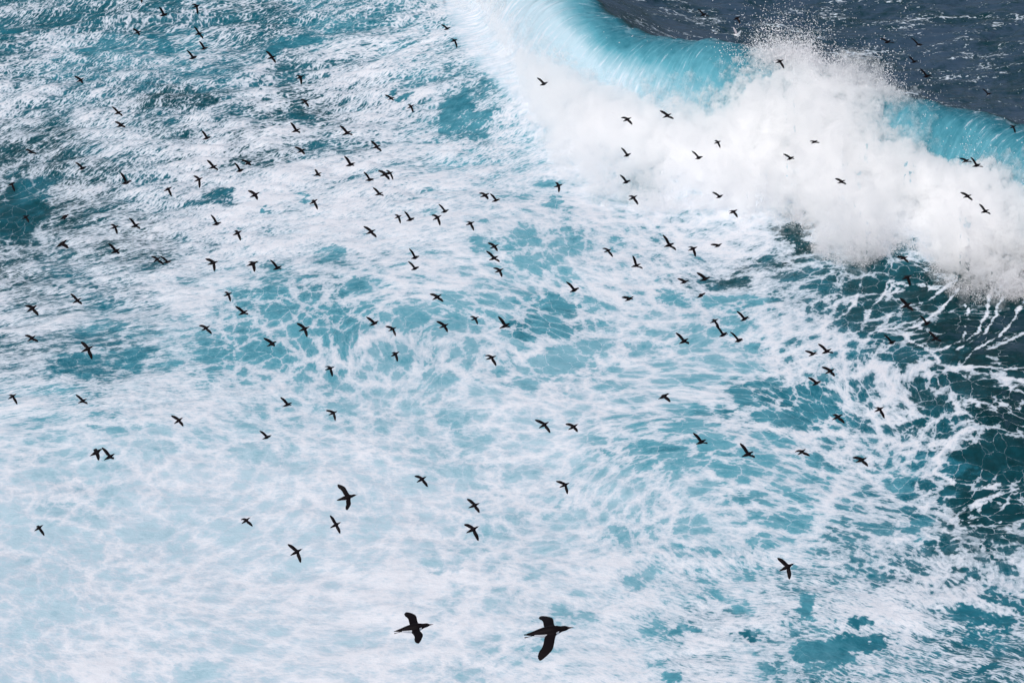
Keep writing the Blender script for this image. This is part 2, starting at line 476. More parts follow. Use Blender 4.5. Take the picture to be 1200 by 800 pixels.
# chart values at each point of the water
pu, pv = pix(Xn, Yn, np.where(near, 0.0, 0.0))
bu0, bv0 = pu + 8 * tile_get(T5, X, Y, 38.0) + 1.6 * tile_get(T3, X, Y, 30.0), pv + 4.5 * tile_get(T6, X, Y, 38.0) + .8 * tile_get(T4, X, Y, 30.0)   # smooth bends for the long foam lines
wj = 9.0
pu = pu + wj * tile_get(T3, X, Y, 55.0); pv = pv + wj * .6 * tile_get(T4, X, Y, 55.0)
foam = chart_get(chart(FOAM), pu, pv)
chop_ = chop
foam = foam + .075 * (1 - smooth01(pu, 420, 560)) * (1 - smooth01(pv, 300, 420)) + .08 * chop * np.clip(h1, -2, 2) - .05 * (1 - smooth01(pu, 400, 700)) * smooth01(pv, 430, 520) + .10 * tile_get(T2, X, Y, 150.0) * (1 - foam)
tone = chart_get(chart(TONE), pu, pv)
inframe = (pu > -80) & (pu < 1280) & (pv > -60) & (pv < 860)
ju = pu + 4 * tile_get(T2, X, Y, 40.0); jv = pv + 2.5 * tile_get(T2, X + 17, Y + 9, 40.0)
for (a, b, rx, ry, ang, f, t) in POOLS:
    sel = (np.abs(ju - a) < rx * 2 + 20) & (np.abs(jv - b) < rx * 2 + 20)
    c, s_ = math.cos(math.radians(ang)), math.sin(math.radians(ang))
    du = ju[sel] - a; dv = jv[sel] - b
    q = np.hypot((du * c + dv * s_) / rx, (-du * s_ + dv * c) / ry)
    w = 1 - smooth01(q, .72, 1.12)
    foam[sel] = foam[sel] * (1 - w) + f * w
    w2 = 1 - smooth01(q, .8, 1.7)
    tone[sel] = tone[sel] * (1 - w2) + t / 9 * w2
for pts, hw, st in BANDS:
    P = np.array(pts, float)
    cu, cv = (bu0, bv0) if hw <= 4 else (ju, jv)
    sel = (cu > P[:, 0].min() - 60) & (cu < P[:, 0].max() + 60) & (cv > P[:, 1].min() - 60) & (cv < P[:, 1].max() + 60)
    d = np.full(sel.sum(), 1e9); uu = cu[sel]; vv = cv[sel]
    for i in range(len(P) - 1):
        e = P[i+1] - P[i]; L2 = (e ** 2).sum()
        t = np.clip(((uu - P[i, 0]) * e[0] + (vv - P[i, 1]) * e[1]) / L2, 0, 1)
        d = np.minimum(d, np.hypot(uu - P[i, 0] - t * e[0], (vv - P[i, 1] - t * e[1]) * 1.5))
    if hw <= 4: hw, st = hw * .55, min(1, st * 1.15)
    elif hw <= 7: hw, st = hw * .6, st * .8
    w = (1 - smooth01(d, hw * .3, hw * 1.5)) * st
    foam[sel] = foam[sel] + (1.0 - foam[sel]) * w

# the wave itself: navy back, turquoise lip, foam veil at its far end
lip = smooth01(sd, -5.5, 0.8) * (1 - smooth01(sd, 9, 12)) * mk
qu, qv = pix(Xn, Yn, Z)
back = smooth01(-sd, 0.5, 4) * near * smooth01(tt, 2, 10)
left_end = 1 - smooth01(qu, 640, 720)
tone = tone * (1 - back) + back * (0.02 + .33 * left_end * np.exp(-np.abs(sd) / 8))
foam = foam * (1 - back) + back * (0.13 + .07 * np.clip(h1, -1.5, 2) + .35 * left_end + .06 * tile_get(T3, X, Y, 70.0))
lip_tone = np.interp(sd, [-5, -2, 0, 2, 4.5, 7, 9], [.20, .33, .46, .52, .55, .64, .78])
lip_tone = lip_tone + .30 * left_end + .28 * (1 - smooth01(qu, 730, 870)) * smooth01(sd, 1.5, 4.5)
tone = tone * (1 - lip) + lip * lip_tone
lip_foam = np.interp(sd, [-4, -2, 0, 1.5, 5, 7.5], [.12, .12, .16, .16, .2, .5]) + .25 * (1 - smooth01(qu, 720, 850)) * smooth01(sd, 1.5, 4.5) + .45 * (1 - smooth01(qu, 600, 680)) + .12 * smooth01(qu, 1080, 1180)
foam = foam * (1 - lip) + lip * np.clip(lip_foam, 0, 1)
chopA = chop * (1 - lip)
chopA = np.maximum(chopA, back)

# flow coordinates: a lattice bent by slow eddies, so the lace curls
EDDY = [(930,560,160,.9),(1040,470,140,-.8),(620,400,150,.6),(300,370,160,-.6),(150,650,200,.5),(850,700,150,-.7),
        (1120,660,120,.8),(740,260,120,.5),(450,260,140,-.5),(90,250,150,.5)]
FXc, FYc = Xn.copy(), Yn.copy()
for (a, b, R, ang) in EDDY:
    c = at(a, b)[:2]; Rm = R / 11.0; ang = ang * .6
    dx = FXc - c[0]; dy = FYc - c[1]
    w = ang * np.exp(-(dx * dx + dy * dy) / (Rm * Rm))
    cw, sw = np.cos(w), np.sin(w)
    FXc = c[0] + dx * cw - dy * sw; FYc = c[1] + dx * sw + dy * cw
FXc = FXc + 1.5 * tile_get(T5, X, Y, 110.0); FYc = FYc + 1.5 * tile_get(T6, X, Y, 110.0)
flow = np.stack([FXc, FYc, np.zeros_like(FXc)], -1)
# streak coordinates fan out from a point left of the bay
pc = at(-700, 530)[:2]
rr = np.hypot(Xn - pc[0], Yn - pc[1]); th = np.arctan2(Yn - pc[1], Xn - pc[0])
streak = np.stack([rr + 1.0 * tile_get(T5, X, Y, 80.0), th * 120.0 + 1.3 * tile_get(T6, X, Y, 80.0) + .22 * (Xn - 4) * smooth01(pu, 300, 1300) * smooth01(pv, 380, 820), np.zeros_like(rr)], -1)
# behind the wave the streaks run with the wind, nearly across the view
bm = np.clip(back, 0, 1)[..., None]
st2 = np.stack([Xn * .98 + Yn * .2, Yn * .98 - Xn * .2, np.zeros_like(rr)], -1)
streak = np.where(bm > .02, st2, streak)
lipuv = np.stack([tt + .25 * sd + .5 * tile_get(T5, X, Y, 60.0), sd, np.zeros_like(rr)], -1)

# ------------------------------------------------------------------ water material
sea_mat, B = new_mat("sea_water")
aF, aT, aC, aL = attr("foam"), attr("tone"), attr("chop"), attr("lip")
vF, vS, vL = attr("flow", True), attr("streak", True), attr("lipuv", True)

# lace: cells of three sizes whose edges carry the foam
w1 = warp(vF, 0.12, 2.0, 1)
w2 = warp(w1, 0.55, 1.25, 2)
w3 = warp(w1, 1.1, 0.65, 3)
E1 = voro(w2, 0.21); E2 = voro(vec_scale(w3, 1, 1, 1, (31, 7, 0)), 0.55); E3 = voro(vec_scale(w3, 1, 1, 1, (5, 77, 0)), 1.55)
nb = noise_tex(vF, 0.11, 4, 0.6)
nm = noise_tex(w1, 0.8, 6, 0.60)
nf = noise_tex(w1, 4.0, 5, 0.68)
lace = (1.0 - E1 * 2.8) * 0.50 + (1.0 - E2 * 2.6) * 0.46 + (1.0 - E3 * 2.4) * 0.24 + (nm - 0.5) * 0.30 + (nf - .5) * .22 + (nb - .5) * .40 - .08
# chop streaks: torn, drawn-out foam
s1 = warp(vS, 0.25, 1.1, 2)
s2 = warp(s1, 1.6, 0.24, 2)
sv = vec_scale(s2, 0.34, 1.0)
V1 = voro(sv, 1.0); V2 = voro(vec_scale(s2, .42, 1, 1, (9, 3, 0)), 2.6)
ns1 = noise_tex(vec_scale(s1, 0.26, 1), 0.62, 7, 0.68)
ns2 = noise_tex(vec_scale(s2, 0.5, 1), 3.2, 5, 0.66)
nsb = noise_tex(vec_scale(vS, 0.5, 1), 0.12, 3, 0.6)
chopf = (1.0 - V1 * 2.2) * 0.30 + (1.0 - V2 * 2.4) * 0.36 + (ns1 - .5) * 1.15 + (ns2 - .5) * 1.15 + (nsb - .5) * .8 + .07
field = mixf(aC, lace, chopf)
# fine falling threads on the lip
nl = noise_tex(vec_scale(vL, 1.0, 0.13), 2.4, 6, 0.70)
field = mixf(aL, field, (nl - .5) * 2.6 + .3)
q_ = aF - .5
thr = .52 - q_ * .50 - q_ * q_ * q_ * 2.2
edge = mixf(aT, 0.016, 0.03)
# three layers of bubbles, each with its own torn edge
f2 = field + (nf - .5) * .9
f3 = field + (ns2 - .5) * .9
a1 = ss(field, thr - edge, thr + edge * 1.3 + .03)
a2 = ss(f2, thr + .07 - edge, thr + .13 + edge)
a3 = ss(f3, thr + .20 - edge, thr + .27 + edge)
alpha = a1 * .60 + a2 * .23 + a3 * .17
# the net of foam lines left on open water
wv = aF * .34 * ss(nb + (nm - .5) * 1.6, .25, .75) + .003
net = (1.0 - ss(E1 + (nm - .5) * .10 + (nf - .5) * .04, wv * .35, wv)) * mixf(ss(nm, .42, .60), .12, .95)
wv2 = aF * .16 * ss(nb * .5 + nm * .5, .45, .6)
net2 = (1.0 - ss(E2 + (nf - .5) * .05, wv2 * .3, wv2 + .01)) * .8
alpha = alpha.max(net.max(net2) * (1.0 - ss(aC, .3, .75)) * (1.0 - aL) * ss(aF, 0.0, .05))
# thin filaments inside the pools
fil = (1.0 - ss(E2 + (nf - .5) * .05, 0.0, 0.055)) * ss(nm, .47, .64) * 0.55
fil2 = (1.0 - ss(E3, 0.0, 0.07)) * ss(nf, .42, .7) * 0.35
fils = (fil.max(fil2)) * (1.0 - ss(aC, .3, .8)) * (1.0 - aL) * ss(aF, 0.02, .4)
alpha = alpha.max(fils)
# thin half-dissolved foam round the thick foam
haze = ss(field, thr - .45, thr + .10) * mixf(aT, .02, .22)
alpha = alpha.max(haze * ss(aF, .05, .5))
grain = noise_tex(w1, 9.0, 3, 0.7)
alpha = (alpha * mixf(ss(grain, .3, .6), .84, 1.0)).clamp()
thick = ss(field, thr, thr + .7)

thin = ss(field, thr - .5, thr)
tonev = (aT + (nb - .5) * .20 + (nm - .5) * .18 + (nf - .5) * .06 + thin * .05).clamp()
water = ramp(tonev, [(0.0, (.042, .078, .124)), (.12, (.002, .031, .037)), (.25, (.007, .072, .094)),  # darkest teal: unaerated water, plus shade painted on the right wave face
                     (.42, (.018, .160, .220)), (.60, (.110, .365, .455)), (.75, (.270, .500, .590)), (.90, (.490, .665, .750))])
foamcol = mixc(thick, (.60, .70, .785), (.86, .875, .915))
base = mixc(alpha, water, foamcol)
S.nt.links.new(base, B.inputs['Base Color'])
S.nt.links.new(mixf(alpha, .26, .75).s, B.inputs['Roughness'])
B.inputs['IOR'].default_value = 1.17
S.nt.links.new(mixf(alpha, mixf(aC, .22, .5), .1).s, B.inputs['Specular IOR Level'])
# ripples and foam relief
geo = S.nt.nodes.new("ShaderNodeNewGeometry").outputs['Position']
rp = noise_tex(vec_scale(geo, .6, 1, 1), 1.3, 6, 0.62, dims='3D')
rp2 = noise_tex(vec_scale(geo, .7, 1, 1), 5.0, 3, 0.6)
hgt = rp * .26 + rp2 * .07
bump = S.nt.nodes.new("ShaderNodeBump"); bump.inputs['Strength'].default_value = .42; bump.inputs['Distance'].default_value = .8
S.nt.links.new(hgt.s, bump.inputs['Height'])
S.nt.links.new(bump.outputs[0], B.inputs['Normal'])

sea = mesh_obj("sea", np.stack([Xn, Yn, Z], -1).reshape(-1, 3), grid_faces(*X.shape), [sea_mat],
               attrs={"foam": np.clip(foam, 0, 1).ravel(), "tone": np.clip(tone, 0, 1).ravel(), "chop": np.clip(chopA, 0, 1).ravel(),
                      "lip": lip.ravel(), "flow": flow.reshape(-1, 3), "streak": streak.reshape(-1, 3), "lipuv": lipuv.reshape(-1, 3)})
tag(sea, kind='structure')
# ------------------------------------------------------------------ spray thrown up by the wave: a real cloud of drops
SPR = [  # photo u, v of the top, height of the top (m), v of the foot
 (520,-60,4,10),(560,-30,6.0,40),(590,-8,6.5,86),(620,25,6.0,150),(650,62,5.4,200),(690,74,5.4,230),(730,72,5.6,246),(780,74,6.0,250),(830,82,6.8,257),
 (868,74,9.0,262),(892,66,10.6,262),(920,63,11.4,264),(945,68,11.8,276),(965,74,11.8,302),(990,76,12.0,316),(1020,88,11.4,312),
 (1045,102,10.6,300),(1068,124,9.3,296),(1090,162,7.4,314),(1110,186,6.4,342),(1140,194,6.2,358),(1175,198,6.0,354),(1210,202,6.0,358),
 (1270,226,6.0,372),(1340,262,5.4,400),(1430,310,4.0,440),(1530,370,2.0,480)]
SPR = np.array(SPR, float)

def spray_surface(nu, nv, grow=0.0, amp=1.0, seed=0.0, lower=0.0, shrink=1.0):
    us = np.linspace(SPR[0, 0], SPR[-1, 0], nu)
    vt = np.interp(us, SPR[:, 0], SPR[:, 1]); zt = np.interp(us, SPR[:, 0], SPR[:, 2]) * shrink; vb = np.interp(us, SPR[:, 0], SPR[:, 3])
    n = max(3, int(nu * .016)) * 2 + 1
    k = np.hanning(n + 2)[1:-1]; k /= k.sum()
    sm = lambda a: np.convolve(np.pad(a, n // 2, mode='edge'), k, mode='valid')
    vt, zt, vb = sm(vt), sm(zt), sm(vb)
    jit = np.array([mnoise.noise((u / 22.0, seed, 0)) * 9 + mnoise.noise((u / 7.0, seed, 5)) * 4 for u in us])
    vb = vb + jit
    top = at(us, vt, zt); foot = at(us, vb + lower, 0.0)
    q = np.linspace(0, 1.28, nv)
    V = np.zeros((nu, nv, 3))
    endt = smooth01(np.arange(nu), 0, nu * .05) * (1 - smooth01(np.arange(nu), nu * .93, nu - 1))
    for j, t in enumerate(q):
        if t <= 1:
            g = t ** 1.2
            zf = math.sin(t * math.pi / 2) ** 1.45
        else:
            g = 1 + (t - 1) * .8; zf = max(0.0, math.cos((t - 1) / .28 * math.pi / 2)) ** .8
        V[:, j, :2] = foot[:, :2] * (1 - g) + top[:, :2] * g
        V[:, j, 2] = (top[:, 2] * zf) * endt - .1
    du = np.gradient(V, axis=0); dv = np.gradient(V, axis=1)
    n = np.cross(du, dv); n /= np.linalg.norm(n, axis=2, keepdims=True) + 1e-9
    if n[nu // 2, nv // 2, 2] < 0: n = -n
    P = V.reshape(-1, 3); Nn = n.reshape(-1, 3)
    uu = np.repeat(us, nv); qq = np.tile(q, nu)
    d = np.zeros(len(P))
    for i, p in enumerate(P):
        x, y, z = p[0] + seed, p[1], p[2] * 1.0
        a = mnoise.noise((x * .15, y * .15, z * .15)) * 2.2
        b = abs(mnoise.noise((x * .42 + 9, y * .42, z * .42))) * 1.5
        c = abs(mnoise.noise((x * 1.05, y * 1.05 + 5, z * 1.05))) * .9
        e = mnoise.noise((x * 2.4, y * 2.4 + 5, z * 2.4)) * .6
        f = mnoise.noise((x * 5.5, y * 5.5, z * 5.5)) * .22
        d[i] = a + b + c + e + f - .45
    low = smooth01(qq, 0.0, .25)
    d = d * amp * (0.35 + .65 * low) * (.45 + .55 * smooth01(uu, 680, 860)) + grow * (.35 + .65 * low)
    P = P + Nn * d[:, None]
    return P, Nn, qq, uu, us

def spray_volume(name, nu, nv, grow, amp, seed, lower, shrink, lo, hi, dens, floor_, scale, detail=8, rough=.68):
    P, Nn, qq, uu, us = spray_surface(nu, nv, grow, amp, seed, lower, shrink)
    V = P.reshape(nu, nv, 3)
    dn = np.array([0, 0, -1.2])
    V = np.concatenate([V, V[:, -1:] * [1, 1, 0] + dn, V[:, :1] * [1, 1, 0] + dn], 1)
    nr, nc = V.shape[:2]
    F = grid_faces(nr, nc)
    i = np.arange(nr - 1)
    F = np.vstack([F, np.stack([i * nc + nc - 1, i * nc, (i + 1) * nc, (i + 1) * nc + nc - 1], -1)])
    m = bpy.data.materials.new(name); m.use_nodes = True; m.node_tree.nodes.clear(); S.nt = m.node_tree
    out = m.node_tree.nodes.new("ShaderNodeOutputMaterial"); vs = m.node_tree.nodes.new("ShaderNodeVolumeScatter")
    vs.inputs['Color'].default_value = (1, 1, 1, 1)
    g = S.nt.nodes.new("ShaderNodeNewGeometry").outputs['Position']
    sx = S.nt.nodes.new("ShaderNodeSeparateXYZ"); S.nt.links.new(g, sx.inputs[0])
    px, pz = S(sx.outputs[0]), S(sx.outputs[2])
    n = noise_tex(vec_scale(g, 1, 1, 1, (seed, 0, 0)), scale, detail, rough, dims='3D')
    d = ss(n, lo, hi) * dens + floor_
    n2 = noise_tex(g, 3.2, 4, .7, dims='3D')
    d = d * mixf(ss(px, -5.0, 10.0), .6, 1.0) * mixf(ss(pz, .0, 2.2), .35, 1.0) * ss(n2, .36, .62) * 1.6  # thin at its left end and along its foot
    tc = at(1078, 172, 6.0)
    dd = (px - float(tc[0])) * (px - float(tc[0])) * .10 + (S(sx.outputs[1]) - float(tc[1])) * (S(sx.outputs[1]) - float(tc[1])) * .05
    S.nt.links.new(mixc(1.0 - ss(dd, 0.0, 1.6), (1.0, 1.0, 1.0), (.90, .985, 1.0)), vs.inputs['Color'])
    S.nt.links.new(d.s, vs.inputs['Density'])
    S.nt.links.new(vs.outputs[0], out.inputs['Volume'])
    o = mesh_obj("wave_spray", V.reshape(-1, 3), F, [m])
    bm = bmesh.new(); bm.from_mesh(o.data)
    for s_ in (0, nr - 1):                          # close the two ends
        bm.verts.ensure_lookup_table()
        try: bm.faces.new([bm.verts[s_ * nc + j] for j in range(nc)])
        except Exception: pass
    bmesh.ops.recalc_face_normals(bm, faces=bm.faces); bm.to_mesh(o.data); bm.free()
    tag(o, kind='stuff')
    return P, Nn, qq, uu

sc.cycles.volume_bounces = 64
sc.cycles.max_bounces = 64
sc.cycles.volume_step_rate = 0.12
sc.cycles.volume_max_steps = 256
P0, N0, q0, u0 = spray_volume("dense_spray", 560, 170, 0.0, 1.0, 0.0, 0, .97, .38, .60, 3.2, .05, .5)
spray_volume("thin_spray", 420, 130, 1.1, 1.45, 31.0, 12, 1.0, .48, .66, 1.0, .0, .8, 8, .75)

# flying drops, thrown off the cloud and thinning outwards
def drops(n, src_w, spread, size, seed, up=.7):
    r = np.random.default_rng(seed)
    w = src_w / src_w.sum()
    nb_ = n // 90 + 1
    src = r.choice(len(P0), nb_, p=w)                 # bursts
    bdir = N0[src] + np.array([0, 0, up]) + r.standard_normal((nb_, 3)) * .5
    blen = r.exponential(1.0, nb_) * spread
    b = r.integers(0, nb_, n)
    tpos = r.random(n) ** 1.3
    c = P0[src][b] + bdir[b] * (blen[b] * tpos)[:, None] + r.standard_normal((n, 3)) * (.10 + .35 * spread * (1 - tpos * .4))[:, None]
    half = r.random(n) < .4                           # and loose ones
    idx = r.choice(len(P0), n, p=w)
    c2 = P0[idx] + (N0[idx] + np.array([0, 0, up]) + r.standard_normal((n, 3)) * .6) * r.exponential(1.0, n)[:, None] * spread * .8
    c = np.where(half[:, None], c2, c)
    c[:, 2] = np.maximum(c[:, 2], .1)
    s = size * np.minimum(r.lognormal(0, .45, n), 2.2)
    tet = np.array([(1, 1, 1), (-1, -1, 1), (-1, 1, -1), (1, -1, -1)], float) * .6
    rot = r.standard_normal((n, 3, 3)); rot, _ = np.linalg.qr(rot)
    v = np.einsum('nij,kj->nki', rot, tet) * s[:, None, None] + c[:, None, :]
    f = np.array([(0, 1, 2), (0, 3, 1), (0, 2, 3), (1, 3, 2)])
    faces = (np.arange(n) * 4)[:, None, None] + f[None]
    return v.reshape(-1, 3), faces.reshape(-1, 3)
dm, B = new_mat("drops")
B.inputs['Base Color'].default_value = (.90, .90, .92, 1); B.inputs['Roughness'].default_value = .6
right = smooth01(u0, 880, 940)
w_top = np.exp(-((q0 - 1.0) / .09) ** 2) * (.05 + 2.6 * np.exp(-((u0 - 925) / 34) ** 2) + .5 * smooth01(u0, 920, 960) * (1 - smooth01(u0, 1040, 1090)))
w_low = np.exp(-((q0 - .08) / .10) ** 2) * (.02 + right)
w_mid = smooth01(q0, .15, .35) * (1 - smooth01(q0, .9, 1.1)) * (.1 + right)
v1, f1 = drops(26000, w_top + 1e-9, 1.0, .040, 1)
v2, f2 = drops(60000, w_low + 1e-9, .55, .032, 2, 0)
v3, f3 = drops(300, w_mid + 1e-9, .3, .05, 3)
o = mesh_obj("spray_drops", np.vstack([v1, v2, v3]), np.vstack([f1, f2 + len(v1), f3 + len(v1) + len(v2)]), [dm], smooth=False)
tag(o, kind='stuff')
# ------------------------------------------------------------------ the birds
def plumage(name, col, rough=.55):
    m, B = new_mat(name)
    g = S.nt.nodes.new("ShaderNodeTexCoord").outputs['Object']
    n = noise_tex(vec_scale(g, 1, 1, 1), 45.0, 3, .6, dims='3D')
    c = mixc(n, tuple(v * .75 for v in col), tuple(min(1, v * 1.3) for v in col))
    S.nt.links.new(c, B.inputs['Base Color'])
    B.inputs['Roughness'].default_value = rough
    B.inputs['Specular IOR Level'].default_value = .06
    return m
BLACK = plumage("dark_plumage", (.0065, .0045, .006))
WHITE = plumage("white_plumage", (.62, .62, .66))
GREY = plumage("grey_plumage", (.42, .40, .44))
GULLW = plumage("gull_white", (.85, .85, .86))
ORANGE = plumage("bill_horn", (.05, .03, .03))

# stations along the body: 0 tail .. 1 bill tip; half-width, half-height, drop (all x body length)
ST = [(0.0, .010, .004, .0), (.04, .030, .008, .0), (.10, .044, .020, .0), (.18, .058, .045, -.002), (.28, .082, .078, -.006),
      (.38, .104, .102, -.010), (.45, .112, .112, -.012), (.51, .114, .116, -.012), (.57, .112, .114, -.010), (.63, .098, .100, -.004),
      (.69, .072, .076, .004), (.745, .054, .056, .010), (.80, .052, .054, .014), (.845, .044, .046, .014), (.88, .026, .030, .010),
      (.905, .013, .018, .006), (.95, .008, .011, .002), (1.0, .002, .003, -.002)]
RING = 12
W0, W1 = 6, 9                      # wing root spans stations 6..9

def cam_to_world(p):
    x, y, z = p                    # camera space: x right, y up, z depth (forward positive)
    return Vector((x, y * SP + z * CP, CAM_H + y * CP - z * SP))

def build_bird(name, T, H, F, N, white=False, feet=False, depth=None, gull=False, bell=False, lean=0.0):
    """T tail, H bill tip, F far wing tip, N near wing tip, in photo pixels; a 3-D bird about 0.43 m long is
    posed so that it flies that way: what a limb lacks in apparent length it has in depth."""
    T, H, F, N = (np.array(a, float) for a in (T, H, F, N))
    LB, LW = (.56, .62) if gull else (.44, .35)
    SH = T + (H - T) * .56
    lb = np.linalg.norm(H - T); lf = np.linalg.norm(F - SH); ln = np.linalg.norm(N - SH)
    ppm = max(lb / (LB * .985), lf / (LW * .985), ln / (LW * .985))
    z = FPX / ppm
    z = min(z, 225.0)
    ppm = FPX / z
    def cs(p, dz=0.0): return np.array([(p[0] - 600) / FPX * z, -(p[1] - 400) / FPX * z, z + dz])
    LBp = max(lb / ppm, LB * .86)
    db = math.sqrt(max(0, LBp ** 2 - (lb / ppm) ** 2)) + lean
    t3, h3 = cs(T, -db * .56), cs(H, db * .44)
    s3 = t3 + (h3 - t3) * .56
    def tip(P, l, sg):
        d = math.sqrt(max(0, (LW * .97) ** 2 - (l / ppm) ** 2)) * sg
        q = cs(P, d * .9); return q + np.array([0, 0, s3[2] - z])
    f3, n3 = tip(F, lf, 1), tip(N, ln, -1)
    t3, h3, s3, f3, n3 = (cam_to_world(p) for p in (t3, h3, s3, f3, n3))
    Bv = (h3 - t3); L = Bv.length; Bv.normalize()
    wf, wn_ = f3 - s3, n3 - s3
    lat = (wf - wn_); lat -= Bv * lat.dot(Bv); lat.normalize()    # towards the far wing
    U = Bv.cross(lat)
    if U.z < 0: U = -U
    fat = 1.12 if lb < 22 else 1.05
    bm = bmesh.new()
    rings = []
    for (s, w, h, dr) in ST:
        c = t3 + Bv * (s * L) + U * (dr * L)
        ring = []
        for k in range(RING):
            a = 2 * math.pi * (k - .5) / RING
            # k=0 -> just below the far side, k=1 -> just above it
            hh = h * (1.0 if math.sin(a) > 0 else 1.12)
            ring.append(bm.verts.new(c + lat * (math.cos(a) * w * L * fat) + U * (math.sin(a) * hh * L * fat)))
        rings.append(ring)
    far_k, near_k = 0, RING // 2
    white_faces = []
    for i in range(len(ST) - 1):
        for k in range(RING):
            if W0 <= i < W1 and k in (far_k, near_k): continue
            k2 = (k + 1) % RING
            f = bm.faces.new((rings[i][k], rings[i][k2], rings[i + 1][k2], rings[i + 1][k]))
            a = 2 * math.pi * k / RING
            if (3 <= i <= 9 and math.sin(a) < -.2) or (i in (3, 4, 5, 9) and math.sin(a) < .1): f.material_index = 1
            if i >= 14 : f.material_index = 2
    bm.faces.new(rings[0]); bm.faces.new(list(reversed(rings[-1])))
    def wing(k, tipv, side):
        """side +1 far, -1 near"""
        up_k, lo_k = ((k + 1) % RING, k) if side > 0 else (k, (k + 1) % RING)
        top = [rings[i][up_k] for i in range(W1, W0 - 1, -1)]     # leading -> trailing
        bot = [rings[i][lo_k] for i in range(W0, W1 + 1)]         # trailing -> leading
        prev = top + bot
        root = sum((v.co for v in prev), Vector()) / 8
        w = tipv - root; WL = w.length; wd = w.normalized()
        ch = -Bv + wd * (Bv.dot(wd)) * 1.0
        if ch.length < .25: ch = ch + (-U) * .3
        ch.normalize()
        # keep some sweep: the chord leans back along the body
        nrm = ch.cross(wd); nrm.normalize()
        if nrm.dot(U) < 0: nrm = -nrm
        chord0 = (ST[W1][0] - ST[W0][0]) * L
        prof = [(.12, 1.05, .06, 1.0), (.28, 1.06, .13, .8), (.44, 1.04, .20, .7), (.60, .98, .16, .6), (.74, .84, .02, .5), (.86, .64, -.16, .4), (.95, .38, -.36, .3), (1.0, .10, -.52, .2)]
        if lb > 22:      # near birds show the bent wrist and the separate flight feathers
            prof = [(.12, 1.05, .04, 1.0), (.28, 1.06, .20, .8), (.42, 1.06, .34, .7), (.54, 1.04, .36, .6), (.64, .98, .26, .5), (.72, .98, .14, .5), (.75, .88, .10, .5), (.80, .88, .02, .4),
                    (.83, .74, -.04, .4), (.88, .72, -.14, .4), (.905, .54, -.19, .3), (.95, .46, -.30, .3), (.965, .28, -.34, .3), (1.0, .12, -.46, .2)]
        for (tau, cw, fwd, th) in prof:
            c = chord0 * cw * (1.32 if lb < 22 else 1.2)
            lead = root + w * tau - ch * (chord0 * .50 + fwd * chord0) + nrm * (math.sin(tau * math.pi) * .05 * WL * (1 if not bell else -1))
            thick = .012 * L * 2.2 * th
            ring = []
            for q in (0, .33, .67, 1.0):
                ring.append(bm.verts.new(lead + ch * (c * q) + nrm * (thick * (.35 + .65 * math.sin(math.pi * (.15 + .7 * q))))))
            for q in (1.0, .67, .33, 0):
                ring.append(bm.verts.new(lead + ch * (c * q) - nrm * (thick * .4)))
            for j in range(8):
                j2 = (j + 1) % 8
                fc = bm.faces.new((prev[j], prev[j2], ring[j2], ring[j]))
                if gull and j < 4: fc.material_index = 3
            prev = ring
        bm.faces.new(prev)
    wing(far_k, f3, 1)
    wing(near_k, n3, -1)
    if feet:
        for sgn in (-1, 1):
            a = t3 + Bv * (.16 * L) + lat * (sgn * .03 * L) - U * (.03 * L)
            b = t3 - Bv * (.03 * L) + lat * (sgn * .045 * L) - U * (.035 * L)
            dv = (b - a).normalized(); p1 = lat; p2 = U
            pr = None
            for (q, rw, rh) in ((0, .008, .008), (.55, .007, .007), (.75, .018, .006), (1.0, .026, .005)):
                c = a + (b - a) * q
                ring = [bm.verts.new(c + p1 * (math.cos(t) * rw * L) + p2 * (math.sin(t) * rh * L)) for t in (0, math.pi / 3, 2 * math.pi / 3, math.pi, 4 * math.pi / 3, 5 * math.pi / 3)]
                if pr:
                    for j in range(6): bm.faces.new((pr[j], pr[(j + 1) % 6], ring[(j + 1) % 6], ring[j]))
                else: bm.faces.new(ring)
                pr = ring
            bm.faces.new(list(reversed(pr)))
    bmesh.ops.recalc_face_normals(bm, faces=bm.faces)
    o3 = s3.copy()
    for v in bm.verts: v.co -= o3
    for f in bm.faces: f.smooth = True
    me = bpy.data.meshes.new(name)
    bm.to_mesh(me); bm.free()
    if gull: mats = [GULLW, GULLW, ORANGE, GREY]
    else: mats = [BLACK, WHITE if white else BLACK, ORANGE]
    for m in mats: me.materials.append(m)
    o = bpy.data.objects.new(name, me)
    o.location = o3
    sc.collection.objects.link(o)
    sub = o.modifiers.new("smooth", 'SUBSURF'); sub.levels = sub.render_levels = 2 if lb > 22 else 1
    return o
